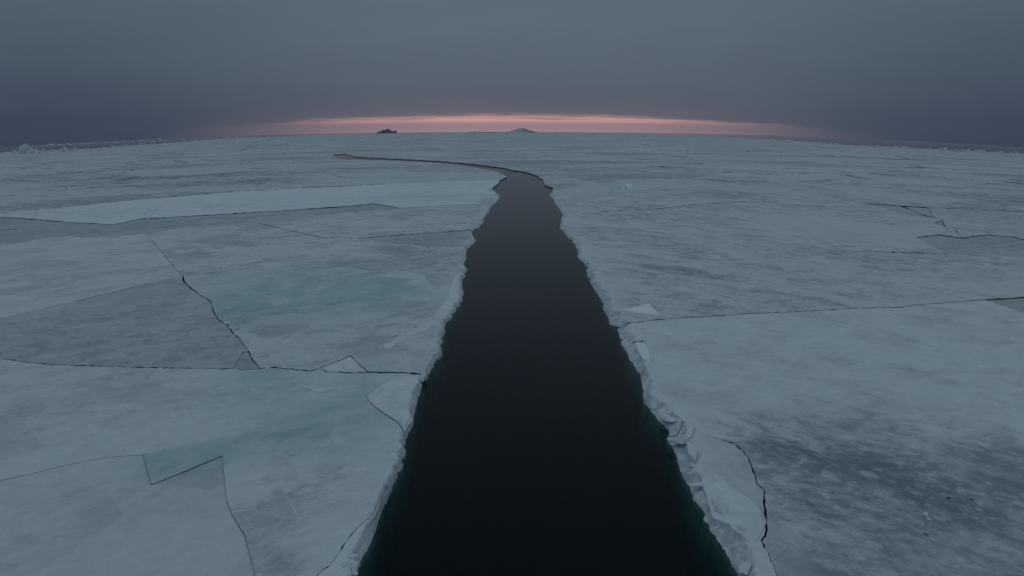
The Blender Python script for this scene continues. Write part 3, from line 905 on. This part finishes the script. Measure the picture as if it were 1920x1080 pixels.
ice_slab([(1170, 583), (1217, 571), (1239, 595)], 'bright white triangular ice slab beside the right water edge above the long crack', M_bright, 0.34, 0.12, (0.02, 0.0), 2.0, 0.4)
ice_slab([(1192, 645), (1208, 647), (1217, 660), (1217, 682), (1205, 673), (1195, 658)], 'small white slab resting on the right water edge just below the long crack', M_bright, 0.42, 0.10, (0.10, 0.0), 3.0, 1.0)
ice_slab([(1287, 830), (1305, 843), (1307, 853), (1303, 868), (1290, 853)], 'narrow white slab on the right water edge under the crook of the crack', M_slab, 0.45, 0.12, (0.12, 0.0), 4.0, 1.0)
ice_slab([(1307, 873), (1340, 887), (1380, 920), (1413, 943), (1427, 963), (1434, 987), (1424, 1014), (1385, 1000), (1366, 983), (1335, 970), (1326, 935), (1316, 905)],
         'large bright snow-crusted slab on the lower right water edge beside the jagged crack', M_slab, 0.36, 0.05, (0.03, 0.0), 5.0, 3.0)
ice_slab([(558, 723), (607, 725), (633, 728), (602, 737)], 'pale pointed shard frozen flat into the blue-green ice at left', M_slab, 0.31, 0.03, (0, 0), 6.0, 1.5)
ice_slab([(722, 645), (770, 622), (812, 601), (821, 606), (790, 624), (762, 634), (735, 652), (712, 664), (690, 672), (700, 660)], 'pale tapering strip of snow lying along the crack on the left jutting slab', M_slab, 0.335, 0.012, (0, 0), 7.0, 6.0)
ice_slab([(610, 695), (612, 688), (640, 679), (655, 689), (660, 695)], 'white snow patch on the tiny wedge at the forked cracks', M_slab, 0.30, 0.02, (0, 0), 7.7, 1.5)
ice_slab([(748, 790), (773, 779), (775, 786), (766, 798), (759, 812)], 'grey tilted slab of broken ice hanging over the left water edge', M_block, 0.28, 0.06, (-0.25, 0.0), 8.0, 1.0)
ice_slab([(724, 930), (735, 905), (712, 950), (700, 975), (693, 985), (706, 955)], 'thin upturned sliver of ice along the lower left water edge', M_block, 0.33, 0.08, (-0.10, 0), 9.0, 0.6)
ice_block(794, 712, (0.75, 0.6, 0.4), 'small jagged white chunk sticking out from the left bank by the crack mouth', M_slab, 3, z=0.15)
for i, (px, py, sz) in enumerate([(640, 1052, .30), (652, 1050, .34), (662, 1046, .36), (646, 1062, .40), (658, 1060, .46), (667, 1062, .36), (650, 1074, .34), (636, 1064, .22), (664, 1074, .28)]):
    ice_block(px, py, (sz * 1.3, sz, sz * 0.5), 'broken ice lump in the rubble at the bottom left water edge', M_block if i % 2 else M_slab, 20 + i, 'rubble at the lower left water edge', z=0.30)
for i, (px, py, sz) in enumerate([(416, 602, .5), (424, 606, .7), (433, 613, .8), (439, 618, .9), (444, 626, .8), (452, 634, .7), (459, 644, .5), (466, 655, .55), (474, 668, .6), (500, 691, .5), (530, 689, .5)]):
    ice_block(px + 3, py, (sz * 1.2, sz * 0.8, sz * 0.35), 'small crushed ice chunk squeezed up along the winding crack at left', M_slab if i % 3 else M_block, 40 + i, 'crushed ice along the winding crack', z=0.29)
ice_block(1733, 966, (0.55, 0.40, 0.12), 'larger of two white ice chips on the dark ice at lower right', M_slab, 61, z=0.32, cat='ice chip', name='ice_chip')
ice_block(1741, 973, (0.38, 0.22, 0.09), 'smaller of two white ice chips on the dark ice at lower right', M_slab, 62, z=0.32, cat='ice chip', name='ice_chip')
ice_block(722, 943, (0.16, 0.12, 0.06), 'tiny ice fragment floating in the dark water by the left bank', M_block, 63, z=0.02, cat='ice chip', name='ice_chip')
# lumps along the right rim
r_ = random.Random(5)
k = 0
for i in range(2, len(RIGHT) - 3):
    px, py = RIGHT[i]
    if py < 610 or py > 1075:
        continue
    for q in range(1):
        if r_.random() < 0.72:
            continue
        f = r_.random()
        x = px + f * (RIGHT[i + 1][0] - px) + r_.uniform(6, 30); y = py + f * (RIGHT[i + 1][1] - py)
        sz = r_.uniform(0.3, 0.85)
        ice_block(x, y, (sz * 1.1, sz * 1.6, sz * 0.3), 'rounded snowy lump in the broken rim along the right water edge', M_slab if r_.random() < 0.6 else M_block, 100 + k, 'lumps of the right broken rim', z=0.36)
        k += 1
for i in range(2, len(LEFT) - 3):
    px, py = LEFT[i]
    if py < 560 or py > 1075 or r_.random() < 0.9:
        continue
    sz = r_.uniform(0.15, 0.42)
    ice_block(px - r_.uniform(4, 14), py, (sz * 1.5, sz, sz * 0.4), 'snowy lump in the broken rim along the left water edge', M_slab if r_.random() < 0.5 else M_block, 200 + i, 'lumps of the left broken rim', z=0.33)

# the turquoise block standing on the ice: two halves with an open split between them
bx, by = at(1173.5, 353.5)
blk = bpy.data.objects.new('ice_block', None); COL.objects.link(blk); blk.location = (bx, by, 0.28)
tag(blk, 'turquoise split ice block standing alone on the far right bank', 'ice block')
mpp = math.hypot(bx, by) / F
def half(name, prof, mat):
    pts = [((x - 1173.5) * mpp, (353.5 - y) * mpp * 0.98) for x, y in prof]
    n = len(pts)
    dep = 2.0
    vs = [(x, 1.3 * z + 0.04 * ((i * 7) % 3), z) for i, (x, z) in enumerate(pts)] + [(x * 0.96, dep + 1.3 * z, z * 0.92) for x, z in pts]
    fs = [tuple(range(n)), tuple(range(2 * n - 1, n - 1, -1))] + [(i, n + i, n + (i + 1) % n, (i + 1) % n) for i in range(n)]
    ob = mesh_obj(name, vs, fs, mat)
    bm = bmesh.new(); bm.from_mesh(ob.data); bmesh.ops.recalc_face_normals(bm, faces=bm.faces); bm.to_mesh(ob.data); bm.free()
    ob.parent = blk
    return ob
half('turquoise_half', [(1159, 348.5), (1161.5, 350.2), (1164, 350.6), (1166, 353.5), (1174.4, 353.5), (1172.4, 349.5), (1170, 346.2), (1163, 346.6), (1159.5, 347)], M_turq)
half('pale_half', [(1176.2, 353.5), (1186, 353.3), (1187, 350), (1184.5, 345), (1178, 344.8), (1172.6, 346), (1175, 349.5)], M_pale)

# ------------------------------------------------------------------ pressure ridges, hummocks, far ice
def ridge(lumps, label, mat, seed, cat='rubble pile', name='rubble_pile'):
    """A heap of broken blocks: lumps are (x, base y, width, height) in the photograph."""
    r = random.Random(seed)
    root = bpy.data.objects.new(name, None)
    COL.objects.link(root)
    mid_ = lumps[len(lumps) // 2]
    root.location = (*at(mid_[0], mid_[1], 0.2), 0.0)
    for (px, py, wpx, hpx) in lumps:
        V_, F_ = [], []
        x, y = at(px, py, 0.2)
        mp = math.hypot(x, y) / F
        W_, H_ = wpx * mp, hpx * mp * 1.45
        nb = max(3, min(26, int(wpx * 1.1)))
        for b in range(nb):
            u = r.uniform(-1, 1)
            hh = H_ * (1 - abs(u) ** 1.5) * r.uniform(0.55, 1.0) + 0.25 * H_ * r.random()
            sx = W_ * r.uniform(0.14, 0.34); sy = max(sx, H_) * r.uniform(0.8, 1.6)
            vs, fs = hull_block((sx, sy, max(0.25, hh)), r.randint(0, 99999), 11)
            o_ = len(V_); a = r.uniform(0, 6.28); ca, sa = math.cos(a), math.sin(a)
            ox, oy = x + u * W_ * 0.42, y + r.uniform(-0.6, 0.6) * max(H_, W_ * 0.2)
            V_ += [(ox + vx * ca - vy * sa, oy + vx * sa + vy * ca, 0.1 + vz) for vx, vy, vz in vs]
            F_ += [tuple(i + o_ for i in f) for f in fs]
        heap = mesh_obj('rubble_heap', V_, F_, mat, parent=root)
        heap['kind'] = 'stuff'
    return tag(root, label, cat)

ridge([(52, 287.5, 30, 11), (40, 287.5, 16, 6), (66, 287.5, 16, 5)], 'tall heap of pale ice at the far left ice margin', M_hummock, 1, 'ice hummock', 'ice_hummock')
ridge([(12, 289, 26, 3), (27, 288.5, 16, 4), (80, 286, 20, 4), (98, 285, 20, 3)], 'low rubble ridge flanking the tall ice heap at far left', M_hummock, 2)
ridge([(122, 283.5, 18, 5), (140, 282.5, 16, 3.5)], 'small peaked rubble ridge right of the tall ice heap at far left', M_hummock, 3)
ridge([(163, 281, 22, 2), (193, 278.5, 10, 3), (212, 276.5, 9, 4), (223, 275.5, 10, 3), (236, 274.5, 12, 3), (262, 272.5, 7, 4)], 'row of small ice knobs on the left ice margin', M_hummock, 4)
ridge([(300, 267.5, 16, 5.5), (288, 268, 10, 3), (315, 266.6, 8, 3.5)], 'pale double-peaked ice hummock on the left skyline', M_hummock, 5, 'ice hummock', 'ice_hummock')
ridge([(365, 263.8, 14, 3), (385, 262.4, 12, 2.2), (342, 265, 14, 2)], 'flat pale ice rise on the left skyline between hummock and sunset', M_hummock, 6)
ridge([(431, 259.4, 12, 4), (445, 259, 10, 2), (460, 258.2, 9, 2)], 'small ice knob where the pink sky begins at left', M_hummock, 7)
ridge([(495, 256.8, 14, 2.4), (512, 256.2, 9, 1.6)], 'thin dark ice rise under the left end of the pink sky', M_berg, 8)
far = [(40, 277.6), (95, 274.2), (150, 271.2), (250, 266.8), (330, 263.6), (395, 261.2), (395, 260.4), (330, 262.6), (250, 265.4), (150, 269.6), (95, 272.4), (40, 275.6)]
fp = [at(*p) for p in far]
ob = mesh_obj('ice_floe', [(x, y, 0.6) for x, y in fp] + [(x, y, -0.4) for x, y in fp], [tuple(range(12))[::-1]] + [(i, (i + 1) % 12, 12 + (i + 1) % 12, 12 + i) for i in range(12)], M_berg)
centre_origin(ob)
tag(ob, 'thin far strip of ice floating beyond the left ice margin', 'ice floe')
ridge([(95, 273.6, 15, 3.5), (112, 272.8, 18, 2), (126, 272, 20, 2), (142, 271.3, 9, 3.4), (156, 270.8, 16, 2), (166, 270.2, 8, 2), (178, 269.8, 6, 2), (195, 269, 12, 2), (207, 268.5, 8, 2.4),
       (220, 268, 12, 2), (232, 267.4, 7, 2.6), (248, 266.8, 8, 2), (265, 266, 9, 2.6), (276, 265.6, 8, 2)], 'dotted line of ice blocks along the far strip at left', M_hummock, 9)
r_ = random.Random(11)
def margin(x0, x1, label, seed, hmax):
    L_ = []
    x = x0
    while x < x1:
        wd = r_.uniform(7, 20)
        yy = np.interp(x, [p[0] for p in EDGE], [p[1] for p in EDGE]) + r_.uniform(0.6, 2.4)
        L_.append((x, float(yy), wd, 1.5 * r_.uniform(0.8, hmax)))
        x += wd * r_.uniform(0.5, 1.3)
    ridge(L_, label, M_hummock, seed)
margin(1300, 1480, 'low rubble along the ice margin under the right end of the pink sky', 21, 1.6)
margin(1480, 1640, 'rubble rim of the ice field left of the dark water at right', 22, 2.0)
margin(1640, 1790, 'knobbly rubble rim of the ice field in front of the dark open water at right', 23, 3.2)
margin(1790, 1930, 'rubble rim of the ice field at the far right edge', 24, 3.0)
ridge([(1213, 254.6, 13, 3.6), (1204, 254.6, 8, 1.8)], 'pale peaked ice lump right of the central iceberg', M_slab, 31, 'ice hummock', 'ice_hummock')
ridge([(1237, 254.4, 8, 2.2)], 'tiny ice lump farthest right under the bright pink sky', M_slab, 32, 'ice hummock', 'ice_hummock')
ridge([(886, 252.6, 16, 3.2), (872, 253, 10, 1.6)], 'white ice heap on the far ice left of the central iceberg', M_hummock, 33, 'ice hummock', 'ice_hummock')
ridge([(1042, 251.2, 12, 1.8), (1056, 251, 8, 1.6)], 'low white ice lumps on the far ice just right of the central iceberg', M_hummock, 34, 'ice hummock', 'ice_hummock')

def berg(name, prof, base_y, dist_y, mats, label, cat, seed, rough=0.12):
    """A far ice mountain: the skyline profile in the photograph gives height along x; depth is its own."""
    x0, x1 = prof[0][0], prof[-1][0]
    cx, cy = at((x0 + x1) / 2, dist_y, 0.0)
    mp = math.hypot(cx, cy) / F
    NX, NY = 48, 30
    Wd = (x1 - x0) * mp
    V_ = []
    for j in range(NY + 1):
        v = j / NY * 2 - 1
        for i in range(NX + 1):
            u = i / NX
            px = x0 + u * (x1 - x0)
            h = np.interp(px, [p[0] for p in prof], [p[1] for p in prof]) * mp
            sharp = max(0.0, 1 - abs(v + 0.25 * math.sin(u * 6 + seed))) ** 0.8
            nz = 1 + rough * 2 * fbm(u * 6, v * 3, seed, 4)
            V_.append(((u - 0.5) * Wd, v * Wd * 0.28, max(-2, h * sharp * nz)))
    F_ = [(j * (NX + 1) + i, j * (NX + 1) + i + 1, (j + 1) * (NX + 1) + i + 1, (j + 1) * (NX + 1) + i) for j in range(NY) for i in range(NX)]
    mi = [1 if (len(mats) > 1 and (f % NX) / NX < 0.55) else 0 for f in range(len(F_))]
    ob = mesh_obj(name, V_, F_, mats, mat_idx=mi)
    ob.location = (cx, cy, 0)
    return tag(ob, label, cat)
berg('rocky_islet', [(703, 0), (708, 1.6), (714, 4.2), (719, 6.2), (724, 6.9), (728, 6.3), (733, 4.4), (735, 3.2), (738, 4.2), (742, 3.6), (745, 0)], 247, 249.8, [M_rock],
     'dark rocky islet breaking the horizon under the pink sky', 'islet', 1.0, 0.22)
berg('iceberg', [(944, 0), (950, 1.6), (958, 3.2), (966, 5.0), (972, 7.2), (977, 8.6), (983, 7.6), (990, 5.4), (997, 3.2), (1003, 1.6), (1008, 0)], 247, 248.6, [M_berg, M_bergpale],
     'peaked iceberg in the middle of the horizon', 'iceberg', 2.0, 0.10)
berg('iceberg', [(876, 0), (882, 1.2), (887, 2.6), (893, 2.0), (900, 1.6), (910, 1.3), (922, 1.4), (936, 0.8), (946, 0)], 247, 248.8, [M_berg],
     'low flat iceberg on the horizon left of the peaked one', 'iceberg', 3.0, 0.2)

# small broken ice strewn over the far field, too fine and too many to count
r_ = random.Random(77)
protos = [hull_block((1.0, 1.0, 0.5), 900 + k, 10) for k in range(12)]
V_, F_ = [], []
n = 0
while n < 4500:
    px = r_.uniform(-60, 1980)
    sag = 28 * ((px - 960) / 960) ** 2
    py = 251 + sag + 75 * r_.random() ** 2.2
    if py < np.interp(px, [p[0] for p in EDGE], [p[1] for p in EDGE]) + 1.0:
        continue
    n += 1
    x, y = at(px, py)
    if 590 < px < 1060 and py > 283 and inside(np.array([[x, y], [x, y + 4], [x, y - 4], [x + 3, y], [x - 3, y]]), leadP).any():
        continue
    mp = math.hypot(x, y) / F
    if fbm(x * 0.004, y * 0.004, 2.0, 3) < -0.15 and r_.random() < 0.8:
        continue
    sx = min(22.0, mp * r_.uniform(1.2, 6.5)); sy = sx * r_.uniform(0.5, 1.4); sz = min(4.0, mp * r_.uniform(0.25, 1.5))
    vs, fs = protos[n % 12]
    o_ = len(V_); a = r_.uniform(0, 6.28); ca, sa = math.cos(a), math.sin(a)
    V_ += [(x + (vx * ca - vy * sa) * sx, y + (vx * sa + vy * ca) * sy, 0.27 + vz * 2 * sz) for vx, vy, vz in vs]
    F_ += [tuple(i + o_ for i in f) for f in fs]
ob = mesh_obj('ice_rubble', V_, F_, M_hummock)
ob['kind'] = 'stuff'
ob['label'] = 'small broken ice strewn over the far ice field towards the horizon'
ob['category'] = 'ice rubble'

for i, (px, py, sz) in enumerate([(1779, 933, 0.30), (1823, 937, 0.22), (1657, 937, 0.26), (1737, 1004, 0.34)]):  # flat dark lumps set at the tiny dark spots of the speckled ice
    ice_block(px, py, (sz * 1.6, sz * 0.8, 0.05), ['dark dirty ice lump on the speckled ice, left of the pair near the right edge', 'dark dirty ice lump nearest the right edge on the speckled ice',
              'small dark lump at the fading end of the thin side crack, lower right', 'dark lump just below the two white chips at lower right'][i], M_rock, 300 + i, z=0.33, cat='ice lump', name='dirty_ice_lump')
